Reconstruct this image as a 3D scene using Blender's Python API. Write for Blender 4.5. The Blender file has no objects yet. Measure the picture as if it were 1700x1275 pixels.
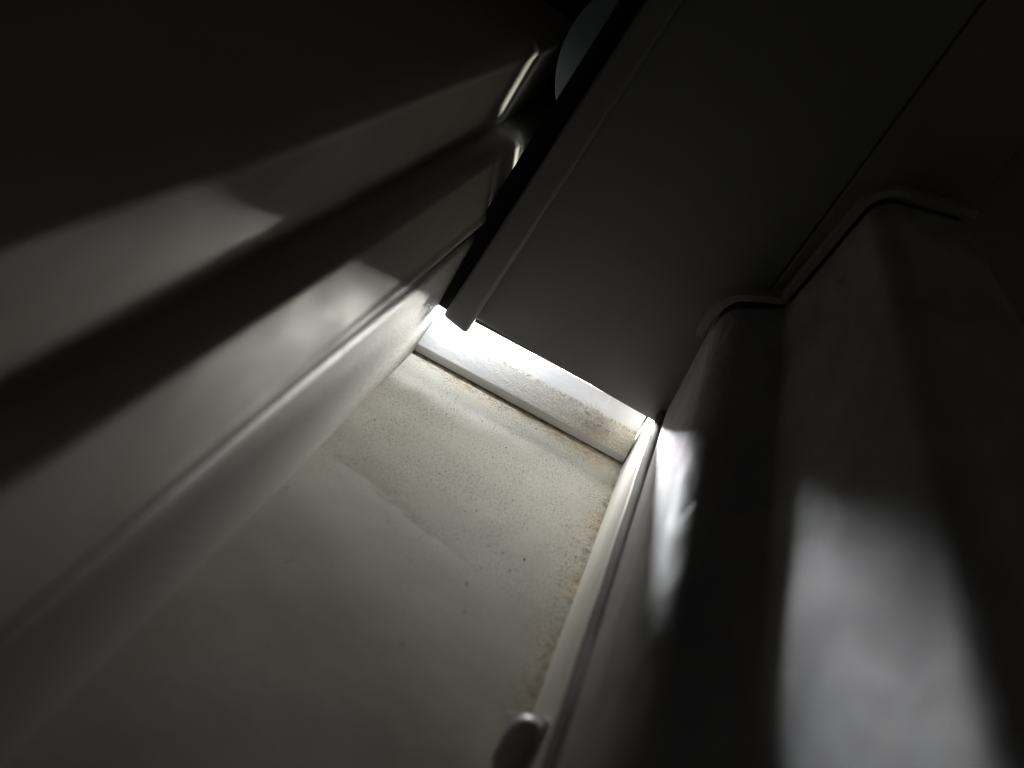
import bpy, bmesh, math, random
from mathutils import Vector, Matrix
random.seed(7)
scene = bpy.context.scene
C = scene.collection

# ------------------------------------------------------------------ camera
# world: X across the trough, Y into the depth, Z up, metres
AX = Vector((0.87922, 0.19776, 0.43343))      # camera right
AY = Vector((0.47478, -0.28845, -0.83149))    # camera down
AZ = Vector((-0.03941, 0.93685, -0.34750))    # camera forward
cd = bpy.data.cameras.new('camera')
cam = bpy.data.objects.new('camera', cd); C.objects.link(cam)
m = Matrix.Identity(4)
for i in range(3):
    m[i][0] = AX[i]; m[i][1] = -AY[i]; m[i][2] = -AZ[i]
m.translation = Vector((0.0485, -0.3681, 0.1488))
cam.matrix_world = m
cd.sensor_width = 36.0; cd.lens = 2345 / 1700 * 36
cd.clip_start = 0.002; cd.clip_end = 20
cd.dof.use_dof = True; cd.dof.focus_distance = 0.405; cd.dof.aperture_fstop = 14.0
scene.camera = cam

# ------------------------------------------------------------------ light
w = bpy.data.worlds.new('World'); scene.world = w; w.use_nodes = True
bg = w.node_tree.nodes['Background']
bg.inputs[0].default_value = (1.0, 0.92, 0.82, 1); bg.inputs[1].default_value = 0.023

def lamp(name, loc, target, size, energy, col):
    l = bpy.data.lights.new(name, 'AREA'); l.shape = 'DISK'; l.size = size
    l.energy = energy; l.color = col
    o = bpy.data.objects.new(name, l); C.objects.link(o)
    o.location = loc
    o.rotation_euler = (Vector(target) - Vector(loc)).to_track_quat('-Z', 'Y').to_euler()
    return o
# daylight leaking in behind the hanging panel, low in the left corner
lamp('leak_light', (0.0125, 0.046, 0.038), (0.004, 0.022, 0.006), 0.009, 0.056, (0.92, 0.96, 1.0))
# light rising through the gap below and behind the ledge: the patches on both stepped sides
lo = lamp('beam_light', (-0.004, 0.200, -0.0365), (0.090, -0.170, 0.080), 0.030, 0.52, (0.97, 0.98, 1.0))
lo.data.shape = 'RECTANGLE'; lo.data.size = 0.040; lo.data.size_y = 0.026; lo.data.spread = math.radians(44)
lq = lamp('beam_light', (0.088, 0.200, -0.0235), (0.020, -0.190, 0.075), 0.030, 0.085, (1.0, 0.97, 0.89))
lq.data.shape = 'RECTANGLE'; lq.data.size = 0.020; lq.data.size_y = 0.040; lq.data.spread = math.radians(24)
# light grazing over the ledge onto the floor
gz = lamp('graze_light', (0.046, 0.074, 0.0165), (0.056, -0.10, 0.006), 0.030, 0.66, (1.0, 0.98, 0.925))
gz.data.shape = 'RECTANGLE'; gz.data.size = 0.038; gz.data.size_y = 0.023

scene.view_settings.view_transform = 'Standard'
scene.view_settings.look = 'None'
scene.view_settings.exposure = 0.0
scene.view_settings.gamma = 1.0
scene.view_settings.use_curve_mapping = False
scene.cycles.use_denoising = True
scene.cycles.max_bounces = 14
scene.cycles.diffuse_bounces = 8
scene.cycles.glossy_bounces = 6
scene.cycles.sample_clamp_indirect = 4.0
scene.cycles.blur_glossy = 0.5

# ------------------------------------------------------------------ materials
class NT:
    def __init__(s, name):
        s.m = bpy.data.materials.new(name); s.m.use_nodes = True
        s.t = s.m.node_tree; s.b = s.t.nodes['Principled BSDF']
        s.co = s.t.nodes.new('ShaderNodeTexCoord').outputs['Object']
    def n(s, typ, **kw):
        nd = s.t.nodes.new(typ)
        for k, v in kw.items(): setattr(nd, k, v)
        return nd
    def link(s, a, b): s.t.links.new(a, b)
    def put(s, sock, v):
        if hasattr(v, 'is_output'): s.link(v, sock)
        else: sock.default_value = v
    def mapping(s, scale=(1,1,1), rot=(0,0,0), loc=(0,0,0)):
        nd = s.n('ShaderNodeMapping'); s.link(s.co, nd.inputs[0])
        nd.inputs[1].default_value = loc; nd.inputs[2].default_value = rot; nd.inputs[3].default_value = scale
        return nd.outputs[0]
    def noise(s, scale, detail=3, rough=.55, vec=None, dist=0.0):
        nd = s.n('ShaderNodeTexNoise'); s.link(vec or s.co, nd.inputs['Vector'])
        nd.inputs['Scale'].default_value = scale; nd.inputs['Detail'].default_value = detail
        nd.inputs['Roughness'].default_value = rough; nd.inputs['Distortion'].default_value = dist
        return nd.outputs['Fac']
    def ramp(s, fac, stops, smooth=False):
        nd = s.n('ShaderNodeValToRGB'); s.link(fac, nd.inputs[0])
        cr = nd.color_ramp
        if smooth: cr.interpolation = 'EASE'
        while len(cr.elements) > len(stops): cr.elements.remove(cr.elements[-1])
        while len(cr.elements) < len(stops): cr.elements.new(0.5)
        for e, (p, c) in zip(cr.elements, stops):
            e.position = p; e.color = (c, c, c, 1) if isinstance(c, (int, float)) else (*c, 1)
        return nd.outputs[0]
    def math(s, op, a, b=None, clamp=False):
        nd = s.n('ShaderNodeMath', operation=op, use_clamp=clamp)
        s.put(nd.inputs[0], a)
        if b is not None: s.put(nd.inputs[1], b)
        return nd.outputs[0]
    def mix(s, fac, a, b):
        nd = s.n('ShaderNodeMix', data_type='RGBA')
        s.put(nd.inputs[0], fac)
        for i, v in ((6, a), (7, b)):
            if isinstance(v, tuple): v = (*v[:3], 1)
            s.put(nd.inputs[i], v)
        return nd.outputs[2]
    def rng(s, v, a, b, c=0.0, d=1.0):
        nd = s.n('ShaderNodeMapRange'); s.put(nd.inputs[0], v)
        nd.interpolation_type = 'SMOOTHSTEP'
        for i, q in enumerate((a, b, c, d)): nd.inputs[i+1].default_value = q
        return nd.outputs[0]
    def xyz(s):
        nd = s.n('ShaderNodeSeparateXYZ'); s.link(s.co, nd.inputs[0]); return nd.outputs
    def bump(s, h, strength, dist, prev=None):
        nd = s.n('ShaderNodeBump'); s.link(h, nd.inputs['Height'])
        nd.inputs['Strength'].default_value = strength; nd.inputs['Distance'].default_value = dist
        if prev is not None: s.link(prev, nd.inputs['Normal'])
        return nd.outputs[0]
    def done(s, col, rough, normal=None, metal=0.0, spec=0.5):
        b = s.b
        if isinstance(col, tuple): col = (*col[:3], 1)
        s.put(b.inputs['Base Color'], col); s.put(b.inputs['Roughness'], rough)
        b.inputs['Metallic'].default_value = metal; b.inputs['Specular IOR Level'].default_value = spec
        if normal is not None: s.link(normal, b.inputs['Normal'])
        return s.m

def m_floor():
    s = NT('dusty_floor_paint')
    x, y, z = s.xyz()
    big = s.noise(24, 4, .6)
    mid = s.noise(160, 4, .6)
    grain = s.noise(1100, 3, .65)
    fine = s.noise(1700, 3, .6)
    base = s.mix(s.ramp(big, [(.35, 0), (.65, 1)]), (.42, .405, .355), (.57, .555, .505))
    base = s.mix(s.math('MULTIPLY', s.ramp(s.noise(480, 4, .7), [(.40, 0), (.66, 1)]), .22), base, (.40, .375, .33))
    # dust that settled along the foot of the ledge and along the right strip
    ny = s.math('ADD', y, s.math('MULTIPLY', s.math('SUBTRACT', mid, .5), .016))
    nx = s.math('ADD', x, s.math('MULTIPLY', s.math('SUBTRACT', mid, .5), .014))
    edge = s.math('MAXIMUM', s.rng(ny, -.002, .017), s.rng(nx, .062, .0745))
    edge = s.math('MULTIPLY', edge, s.rng(x, .004, .03, .25, 1.0))
    edge = s.math('MULTIPLY', edge, s.ramp(s.noise(55, 4, .65), [(.36, .12), (.60, 1)]))
    gr = s.ramp(grain, [(.40, 0), (.56, 1)])
    fill = s.math('MULTIPLY', edge, s.math('ADD', s.math('MULTIPLY', gr, .55), .38), True)
    base = s.mix(fill, base, (.40, .30, .16))
    # darker line of dirt right in the corners
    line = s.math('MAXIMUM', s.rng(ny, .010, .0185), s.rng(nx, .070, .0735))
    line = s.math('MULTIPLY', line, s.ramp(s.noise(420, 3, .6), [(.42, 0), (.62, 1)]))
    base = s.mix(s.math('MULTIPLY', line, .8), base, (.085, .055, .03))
    # speckled dust in drifts on the open floor
    drift = s.ramp(s.noise(70, 5, .65, s.mapping((1, .6, 1), (0, 0, .5)), .3), [(.40, 0), (.60, 1)])
    wiped = s.rng(s.math('ADD', y, s.math('MULTIPLY', x, .42)), -.085, -.050, .15, 1.0)
    sp = s.ramp(fine, [(.54, 0), (.62, 1)])
    spk = s.math('MULTIPLY', s.math('MULTIPLY', sp, s.math('ADD', drift, .30)), wiped, True)
    base = s.mix(s.math('MULTIPLY', spk, .9), base, (.19, .165, .125))
    # one wipe mark running across: a cleaner band with dirt pushed up along its far side
    u = s.math('ADD', s.math('ADD', y, s.math('MULTIPLY', x, .41)), .0650)
    u = s.math('ADD', u, s.math('MULTIPLY', s.math('SUBTRACT', s.noise(110, 3, .6), .5), .012))
    span = s.math('MULTIPLY', s.rng(x, .003, .010), s.rng(x, .036, .056, 1.0, 0.0))
    clean = s.math('MULTIPLY', s.math('MULTIPLY', s.rng(u, -.009, -.001), s.rng(u, -.0005, .0008, 1.0, 0.0)), span)
    base = s.mix(s.math('MULTIPLY', clean, .35), base, (.64, .63, .60))
    dirt = s.math('MULTIPLY', s.math('MULTIPLY', s.rng(u, -.0002, .0012), s.rng(u, .0015, .008, 1.0, 0.0)), span)
    dirt = s.math('MULTIPLY', dirt, s.ramp(s.noise(320, 3, .65), [(.38, 0), (.62, 1)]))
    base = s.mix(s.math('MULTIPLY', dirt, .45), base, (.27, .23, .165))
    h = s.math('ADD', s.math('MULTIPLY', gr, s.math('ADD', s.math('MULTIPLY', edge, 1.0), .10)), s.math('MULTIPLY', sp, .16))
    nb = s.bump(h, .5, .00022)
    return s.done(base, .85, nb, spec=.25)

def m_ledge():
    s = NT('ledge_white_paint')
    x, y, z = s.xyz()
    peel = s.noise(700, 2, .5)
    grain = s.noise(1700, 3, .6)
    mid = s.noise(140, 4, .6)
    base = s.mix(s.ramp(mid, [(.35, 0), (.7, 1)]), (.70, .70, .68), (.78, .78, .77))
    right = s.rng(s.math('ADD', x, s.math('MULTIPLY', s.math('SUBTRACT', mid, .5), .03)), .012, .06)
    low = s.math('MULTIPLY', s.rng(z, .0076, .0088, 1.0, .0), s.rng(z, .002, .0032))
    d = s.math('MULTIPLY', s.math('MULTIPLY', right, low), s.math('ADD', s.math('MULTIPLY', s.ramp(grain, [(.42, 0), (.58, 1)]), .5), .22), True)
    base = s.mix(d, base, (.40, .32, .18))
    # line of dust caught on the crease
    cz = s.math('ABSOLUTE', s.math('SUBTRACT', z, .0079))
    cl = s.math('MULTIPLY', s.rng(cz, .0001, .00055, 1.0, 0.0), s.ramp(s.noise(900, 3, .7), [(.46, 0), (.56, 1)]))
    base = s.mix(s.math('MULTIPLY', cl, .8), base, (.30, .25, .17))
    h = s.math('ADD', s.math('MULTIPLY', peel, .6), s.math('MULTIPLY', d, 1.2))
    nb = s.bump(h, .5, .0003)
    return s.done(base, .55, nb)

def m_paint(name, col, rough=.4, bumpk=.25, scale=700, streak=True, col2=None, spec=.5, rvar=.12, wave=0.0):
    s = NT(name)
    big = s.noise(45, 4, .6, s.mapping((1, .35, 1)), .5)
    base = s.mix(s.ramp(big, [(.32, 0), (.68, 1)]), col, col2 or tuple(c * .86 for c in col))
    gr = s.noise(scale, 2, .5)
    base = s.mix(s.math('MULTIPLY', s.ramp(s.noise(2200, 2, .6), [(.60, 0), (.72, 1)]), .25), base, tuple(c * .5 for c in col))
    nb = s.bump(gr, bumpk, .0003)
    if streak:
        st = s.noise(900, 2, .5, s.mapping((1, .03, 1)))
        nb = s.bump(st, .10, .0002, nb)
    if wave:
        nb = s.bump(s.noise(70, 4, .55, s.mapping((1, .45, 1.6), (.9, 0, 0)), .8), wave, .004, nb)
    r = s.ramp(big, [(.3, max(rough - rvar, .05)), (.7, min(rough + rvar, 1))])
    return s.done(base, r, nb, spec=spec)

def m_wall():
    s = NT('wall_textured_paint')
    x, y, z = s.xyz()
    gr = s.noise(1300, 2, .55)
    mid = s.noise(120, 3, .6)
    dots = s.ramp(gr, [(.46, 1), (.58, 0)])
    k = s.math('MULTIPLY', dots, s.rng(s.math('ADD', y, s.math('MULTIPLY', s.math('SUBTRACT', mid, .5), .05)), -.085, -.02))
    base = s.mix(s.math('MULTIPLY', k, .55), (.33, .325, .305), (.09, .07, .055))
    nb = s.bump(gr, .45, .0004)
    nb = s.bump(s.noise(50, 2), .2, .001, nb)
    return s.done(base, .55, nb)

M = {}
M['floor'] = m_floor()
M['ledge'] = m_ledge()
M['wall'] = m_wall()
M['rail'] = m_paint('rail_satin_paint', (.37, .355, .305), .60, .14, 500, spec=.30)
M['step'] = m_paint('step_satin_paint', (.40, .40, .42), .64, .30, 330, True, (.23, .23, .25), rvar=.08, wave=.24, spec=.35)  # darker second tone imitates uneven sheen on the risers
M['strip'] = m_paint('strip_white_paint', (.76, .74, .69), .5, .15, 600)
M['panel'] = m_paint('panel_dark_paint', (.175, .178, .190), .6, .10, 900, False, (.160, .163, .175), spec=.3)
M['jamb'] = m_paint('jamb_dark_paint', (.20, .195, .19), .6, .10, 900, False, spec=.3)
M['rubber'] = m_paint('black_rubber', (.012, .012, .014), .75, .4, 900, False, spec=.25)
M['seal'] = m_paint('brown_black_seal', (.075, .062, .055), .75, .6, 900, False, (.045, .038, .035), spec=.3)
M['cap'] = m_paint('end_cap_plastic', (.30, .30, .31), .5, .2, 700, False, spec=.4)
M['disc'] = m_paint('blue_grey_disc', (.42, .50, .60), .7, .12, 1500, False)
M['steel'] = NT('screw_steel').done((.42, .42, .42), .5, None, .1)
M['fibre'] = NT('lint_fibre').done((.85, .83, .78), .8)
M['crumb'] = NT('dust_crumb').done((.33, .27, .18), .9)
M['crumb_dark'] = NT('dust_crumb_dark').done((.08, .065, .05), .9)

# ------------------------------------------------------------------ mesh helpers
def fillet(pts, radii, n=6):
    """polyline with rounded corners"""
    out = [Vector(pts[0])]
    for i in range(1, len(pts) - 1):
        p, a, b = Vector(pts[i]), Vector(pts[i-1]), Vector(pts[i+1])
        r = radii[i] if isinstance(radii, (list, tuple)) else radii
        if r <= 0: out.append(p); continue
        u, v = (a - p), (b - p)
        k = min(r, u.length * .48, v.length * .48)
        s, e = p + u.normalized() * k, p + v.normalized() * k
        for j in range(n + 1):
            t = j / n
            out.append(s * (1-t)**2 + p * 2*t*(1-t) + e * t*t)
    out.append(Vector(pts[-1]))
    return out

def offset(poly, d):
    res = []
    for i, p in enumerate(poly):
        a = poly[max(i-1, 0)]; b = poly[min(i+1, len(poly)-1)]
        t = (b - a).normalized()
        res.append(p + Vector((-t.y, t.x)) * d)
    return res

def obj(name, verts, faces, mat, parent=None, smooth=False, angle=35):
    me = bpy.data.meshes.new(name); me.from_pydata([tuple(v) for v in verts], [], faces)
    bm = bmesh.new(); bm.from_mesh(me); bmesh.ops.recalc_face_normals(bm, faces=bm.faces); bm.to_mesh(me); bm.free()
    me.materials.append(mat)
    if smooth:
        for p in me.polygons: p.use_smooth = True
        me.set_sharp_from_angle(angle=math.radians(angle))
    o = bpy.data.objects.new(name, me); C.objects.link(o)
    if parent: o.parent = parent
    return o

def extrude_xz(name, poly, thick, y0, y1, mat, parent=None, ny=1, wob=0.0):
    """sheet of the given thickness whose section is poly in (X, Z), run along Y"""
    A = poly; B = offset(poly, -thick)
    ring = A + B[::-1]
    vs, fs = [], []
    k = len(ring)
    for j in range(ny + 1):
        y = y0 + (y1 - y0) * j / ny
        dx = wob * math.sin(j * 1.7) if wob else 0
        for p in ring: vs.append((p.x + dx, y, p.y + dx * .5))
    for j in range(ny):
        for i in range(k):
            a = j*k + i; b = j*k + (i+1) % k
            fs.append((a, b, b + k, a + k))
    na = len(A)
    for base in (0, ny * k):
        for i in range(na - 1):
            fs.append((base + i, base + i + 1, base + k - 2 - i, base + k - 1 - i))
    return obj(name, vs, fs, mat, parent, True)

def extrude_yz(name, poly, x0, x1, mat, parent=None, bevel=0):
    """closed section in (Y, Z) run along X"""
    k = len(poly); vs = [(x0, p[0], p[1]) for p in poly] + [(x1, p[0], p[1]) for p in poly]
    fs = [(i, (i+1) % k, (i+1) % k + k, i + k) for i in range(k)] + [tuple(range(k)), tuple(range(2*k-1, k-1, -1))]
    return obj(name, vs, fs, mat, parent, True)

def plate(name, outline, y0, y1, mat, parent=None, bev=0.0, seg=3):
    """closed outline in (X, Z) run along Y, edges rounded"""
    k = len(outline)
    vs = [(p[0], y0, p[1]) for p in outline] + [(p[0], y1, p[1]) for p in outline]
    fs = [(i, (i+1) % k, (i+1) % k + k, i + k) for i in range(k)] + [tuple(range(k)), tuple(range(2*k-1, k-1, -1))]
    o = obj(name, vs, fs, mat, parent, True)
    if bev:
        bv = o.modifiers.new('bevel', 'BEVEL'); bv.width = bev; bv.segments = seg; bv.limit_method = 'ANGLE'
    return o

def tag(o, label, cat=None, group=None, kind=None):
    o['label'] = label
    if cat: o['category'] = cat
    if group: o['group'] = group
    if kind: o['kind'] = kind
    return o

def thing(name, loc, label, cat, group=None):
    o = bpy.data.objects.new(name, None); C.objects.link(o); o.location = loc; o.empty_display_size = .01
    return tag(o, label, cat, group)

def child(o, root):
    o.parent = root; o.matrix_parent_inverse = Matrix.Translation(-Vector(root.location)); return o

NEAR, FAR = -0.46, 0.118
V = lambda *p: [Vector(q) for q in p]

# ------------------------------------------------------------------ floor
nx, ny = 24, 90
vs = [(-.004 + .082 * i / nx, NEAR + (.0337 - NEAR) * j / ny, 0) for j in range(ny + 1) for i in range(nx + 1)]
fs = [(j*(nx+1)+i, j*(nx+1)+i+1, (j+1)*(nx+1)+i+1, (j+1)*(nx+1)+i) for j in range(ny) for i in range(nx)]
fl = obj('floor', vs, fs, M['floor'], None, True)
tag(fl, 'dusty grey-beige painted metal floor of the trough with wipe marks', kind='structure')

# ------------------------------------------------------------------ left side
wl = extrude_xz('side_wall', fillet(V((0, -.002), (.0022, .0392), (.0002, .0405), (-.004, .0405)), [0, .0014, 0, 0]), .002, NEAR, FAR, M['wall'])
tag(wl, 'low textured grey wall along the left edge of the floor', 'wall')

ts = extrude_xz('gap_shade_strip', fillet(V((.0012, .0424), (.0034, .0420), (.0031, .0380), (.0012, .0372)), [0, .0006, .0006, 0]), .0012, NEAR, FAR, M['rubber'])  # black strip stands in for the shade in the gap under the rail
ts.parent = wl
ts['label'] = 'thin black strip standing in for the shaded gap along the top of the wall'
r1 = thing('lower_rail', (0, NEAR, .0465), 'lower glossy grey stepped rail just above the textured left wall', 'rail')
p = fillet(V((-.004, .0440), (.0024, .0440), (.0037, .0456), (.0026, .0474), (-.0012, .0612), (-.0034, .0634), (-.0108, .0632)), [0, .0006, .0016, .0016, .0004, .0016, 0], 6)
child(extrude_xz('face', p, .0012, NEAR, FAR, M['rail']), r1)
r2 = thing('upper_rail', (0, NEAR, .0725), 'upper blurred glossy grey rail nearest the camera on the left', 'rail')
p = fillet(V((-.0104, .0628), (-.0084, .0870), (-.0078, .0890), (-.0104, .0925), (-.0420, .0965), (-.0900, .0985)), [0, .003, .0004, .002, 0, 0], 6)
child(extrude_xz('face', p, .0012, NEAR, FAR, M['rail']), r2)
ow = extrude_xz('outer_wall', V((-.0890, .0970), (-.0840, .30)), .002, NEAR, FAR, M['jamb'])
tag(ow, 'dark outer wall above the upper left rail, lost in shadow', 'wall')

# ------------------------------------------------------------------ ledge at the back
prof = fillet(V((.0178, .0004), (.0176, .0026), (.0240, .0076), (.0320, .0123), (.0332, .0115), (.0338, .0004)), [0, .0004, .0006, .001, .001, 0], 6)
sec = [(q.x, q.y) for q in prof]
lg = extrude_yz('back_ledge', sec, .0006, .0716, M['ledge'])
tag(lg, 'white sloping metal ledge across the back, dusty crease, brightly lit at left', 'ledge')

# ------------------------------------------------------------------ hanging dark panel
pn = thing('hanging_panel', (.045, .02, .016), 'large dark grey panel hanging over the white ledge', 'panel')
lean = lambda x, z0, z: x + (z - z0) * .107
top = .30
sheet = [(.0090, .0191), (.0746, .0172), (lean(.0746, .0172, .050) + .0035, .050), (lean(.0829, .0657, .060), .060), (lean(.0829, .0657, top), top), (lean(.0090, .0189, top), top)]
child(plate('sheet', sheet, .0150, .0165, M['panel'], None, .0003, 2), pn)
absorber = [(.0060, .0189), (.0744, .0169), (.0790, .0520), (lean(.0790, .0520, top), top), (lean(.0060, .0189, top), top)]
child(plate('bounce_absorber', absorber, .0168, .0176, M['rubber'], None), pn)  # added black sheet, soaks up light bouncing between panel back and ledge
fz = .0158
fl_ = [(.0060, fz + .0006), (.0142, fz - .0010), (lean(.0144, fz, .10), .10), (lean(.0144, fz, top), top), (lean(.0060, fz, top), top)]
child(plate('edge_flange', fl_, .0108, .0149, M['panel'], None, .0012, 5), pn)
gk = [(.0001, fz + .0016), (.0080, fz + .0010), (lean(.0080, fz, top), top), (lean(.0001, fz, top), top)]
g = child(plate('edge_seal', gk, .0152, .0166, M['rubber'], None, .0004, 2), pn)
g['label'] = 'black rubber edge strip along the panel'

baffle = [(.0030, .0225), (.0042, .0225), (lean(.0042, .0225, top), top), (lean(.0030, .0225, top), top)]
child(plate('side_light_baffle', baffle, .0188, .0494, M['panel'], None, .0003, 2), pn)  # added baffle, keeps lamp light off the left rails
child(plate('rear_light_baffle', baffle, .0545, .1180, M['panel'], None, .0003, 2), pn)  # second added baffle, leaves only a slit of light beside the disc
# jamb to the right of the panel
jb = plate('frame_jamb', [(.0790, .0500), (.1120, .0500), (lean(.1140, .10, top), top), (lean(.0833, .0657, top), top), (lean(.0833, .0657, .060), .060)], .0142, .0165, M['jamb'], None, .0004, 2)
tag(jb, 'dark flat frame board right of the panel, behind the stepped rail', 'frame')

jt = plate('seam_light_stop', [(.0795, .0520), (.1000, .0520), (lean(.1000, .06, top), top), (lean(.0805, .06, top), top)], .0167, .0185, M['jamb'], None)  # added layer, stops light leaking through the seam beside the panel
child(jt, jb)
bk = plate('background_blocker', [(.060, .030), (.175, .030), (.175, top), (.060, top)], .0300, .0320, M['jamb'])  # added to hide the background that shows past the frame
tag(bk, 'added dark board hiding the background behind the frame at right', 'board')
# round discs behind the panel
def disc(cx, cz, r, y, label):
    n = 96
    o = plate('round_disc', [(cx + r * math.cos(2*math.pi*i/n), cz + r * math.sin(2*math.pi*i/n)) for i in range(n)], y, y + .004, M['disc'], None, .0003, 2)
    return tag(o, label, 'disc', 'round discs behind the panel')
disc(.0315, .0975, .0335, .050, 'upper pale blue-grey round disc peeking out behind the panel edge')
ep = plate('end_light_blocker', [(-.10, 0), (.0040, 0), (.0040, .046), (.0140, .058), (.0140, top), (-.10, top)], .1185, .1200, M['rubber'])  # added plate, blocks stray light and hides the rail ends
tag(ep, 'added dark plate blocking light at the far end of the left rails', 'plate')
# half-round tab lying on the face of the lower rail beside the panel, and a small slot near it
def yz_plate(name, outl, x0, x1, mat, root):
    k = len(outl)
    vs = [(x0 - (z - .06) * .27, y, z) for y, z in outl] + [(x1 - (z - .06) * .27, y, z) for y, z in outl]
    fs = [(i, (i+1) % k, (i+1) % k + k, i + k) for i in range(k)] + [tuple(range(k)), tuple(range(2*k-1, k-1, -1))]
    return child(obj(name, vs, fs, mat), root)
tb = [(.0440 + .0200*math.cos(math.pi*(1 + i/48)), .0606 + .0145*math.sin(math.pi*(1 + i/48))) for i in range(49)]
yz_plate('round_tab', tb, -.0020, -.0002, M['disc'], r1)['label'] = 'dark half-round tab on the rail face beside the panel'
yz_plate('slot', [(.0040, .0600), (.0047, .0602), (.0089, .0570), (.0082, .0566)], -.0020, -.0005, M['rubber'], r1)

# ------------------------------------------------------------------ right side
st = extrude_xz('white_strip', fillet(V((.0780, .0175), (.0742, .0170), (.0730, -.001)), [0, .0006, 0]), .0012, NEAR, .034, M['strip'])
tag(st, 'narrow white painted strip along the right edge of the floor', 'strip')
n = 16
sl = extrude_xz('seal_strip', [Vector((.0757 + .0017*math.cos(math.pi*(1.45 - 1.25*i/n)), .0192 + .0021*math.sin(math.pi*(1.45 - 1.25*i/n)))) for i in range(n+1)][::-1], .0009, NEAR, .0148, M['seal'], None, 40, .00006)
tag(sl, 'thin brown-black rubber seal running between white strip and stepped rail', 'seal')

sr = thing('stepped_rail', (.09, NEAR, .02), 'grey double-stepped metal rail with bright light patch at the right', 'rail')
P = V((.0775, .0212), (.0762, .0214), (.0750, .0560), (.0775, .0600), (.0890, .0660), (.0948, .0995), (.0975, .1028), (.1165, .1070), (.1185, .0500))
pr = fillet(P, [0, .0008, .0030, .0020, .0012, .0014, .003, .002, 0], 7)[::-1]
child(extrude_xz('steps', pr, .0012, NEAR, .0140, M['step']), sr)
Q = V((.0724, .0490), (.0726, .0575), (.0758, .0630), (.0870, .0678), (.0926, .1010), (.0962, .1058), (.1176, .1104))
qr = fillet(Q, [0, .0030, .0020, .0012, .0014, .003, 0], 7)[::-1]
child(extrude_xz('end_cap', qr, .0018, .0010, .0090, M['cap']), sr)

# ------------------------------------------------------------------ screw in the white strip
def lathe_x(name, prof, cx, cy, cz, mat, parent, n=40):
    vs, fs = [], []
    for (x, r) in prof:
        for i in range(n):
            a = 2*math.pi*i/n; vs.append((cx + x, cy + r*math.cos(a), cz + r*math.sin(a)))
    k = len(prof)
    for j in range(k-1):
        for i in range(n):
            fs.append((j*n+i, j*n+(i+1) % n, (j+1)*n+(i+1) % n, (j+1)*n+i))
    fs.append(tuple(range(n))); fs.append(tuple(range((k-1)*n, k*n)))
    o = obj(name, vs, fs, mat, None, True, 40); return child(o, parent)
sx, sy, sz = .0738, -.152, .0085
sc_ = thing('screw', (sx, sy, sz), 'dark rounded screw head in the white strip at the bottom edge', 'screw')
hd = lathe_x('head', [(-.0022, .0058), (-.0034, .0063), (-.0050, .0060), (-.0064, .0048), (-.0070, .0034), (-.0070, .0014), (-.0052, .0012)], sx, sy, sz, M['steel'], sc_)
lathe_x('washer', [(-.0004, .0072), (-.0018, .0074), (-.0021, .0066), (-.0021, .0020)], sx, sy, sz, M['steel'], sc_)

# ------------------------------------------------------------------ lint and crumbs
def tube(vs, fs, pts, r, n=4):
    base = len(vs)
    for i, p in enumerate(pts):
        t = (pts[min(i+1, len(pts)-1)] - pts[max(i-1, 0)]).normalized()
        u = t.orthogonal().normalized(); v = t.cross(u)
        for j in range(n):
            a = 2*math.pi*j/n; vs.append(p + (u*math.cos(a) + v*math.sin(a)) * r)
    for i in range(len(pts)-1):
        for j in range(n):
            fs.append((base+i*n+j, base+i*n+(j+1) % n, base+(i+1)*n+(j+1) % n, base+(i+1)*n+j))
slope = lambda t: Vector((0, .0176 + (.0240-.0176)*t, .0030 + (.0080-.0030)*t))
vs, fs = [], []
def fibre(x, t, L, a0, lift, curl, r=.00005):
    p = slope(t) + Vector((x, 0, .0004)); pts = [p.copy()]; a = a0
    for i in range(14):
        a += curl * (.5 + random.random())
        dirv = Vector((math.cos(a), .79*math.sin(a)*.8, .62*math.sin(a)*.8 + lift))
        p = p + dirv * (L / 14); pts.append(p.copy())
    tube(vs, fs, pts, r)
for i in range(150):
    c = random.choice((.0560, .0575, .0580, .0625))
    fibre(c + random.gauss(0, .0011), .70 + random.gauss(0, .10), random.uniform(.002, .0055), random.uniform(0, 6.28), random.uniform(0, .45), random.uniform(-.5, .5), random.uniform(.00008, .00014))
fibre(.0578, .85, .0075, 1.9, .5, .03, .00010); fibre(.0580, .85, .0062, .9, .55, .06, .00012); fibre(.0570, .8, .0060, 2.4, .4, -.08, .00009)
ln = obj('lint_tuft', vs, fs, M['fibre'])
tag(ln, 'small white tuft of lint fibres on the right end of the ledge', 'lint')

def crumbs(name, mat, n, sampler, smin, smax):
    vs, fs = [], []
    for i in range(n):
        x, y = sampler(); s = random.uniform(smin, smax); b = len(vs)
        for q in ((1,0,0), (0,1,0), (-1,0,0), (0,-1,0), (0,0,1), (0,0,-1)):
            vs.append((x + q[0]*s*random.uniform(.6, 1.3), y + q[1]*s*random.uniform(.6, 1.3), .3*s + q[2]*s*.7))
        for t in ((0,1,4), (1,2,4), (2,3,4), (3,0,4), (1,0,5), (2,1,5), (3,2,5), (0,3,5)): fs.append(tuple(b+q for q in t))
    return obj(name, vs, fs, mat)
def along():
    if random.random() < .62: return (random.uniform(.014, .0715), .0170 - abs(random.gauss(0, .0042)))
    return (.0725 - abs(random.gauss(0, .0024)), random.uniform(-.15, .016))
c1 = crumbs('dust_grains', M['crumb'], 2000, along, .00006, .00017)
tag(c1, 'ochre dust grains gathered along the ledge foot and right edge', kind='stuff')
c2 = crumbs('dirt_specks', M['crumb_dark'], 70, lambda: (random.uniform(.003, .071), random.uniform(-.15, .014)), .00010, .00026)
tag(c2, 'scattered dark dirt specks on the floor', kind='stuff')
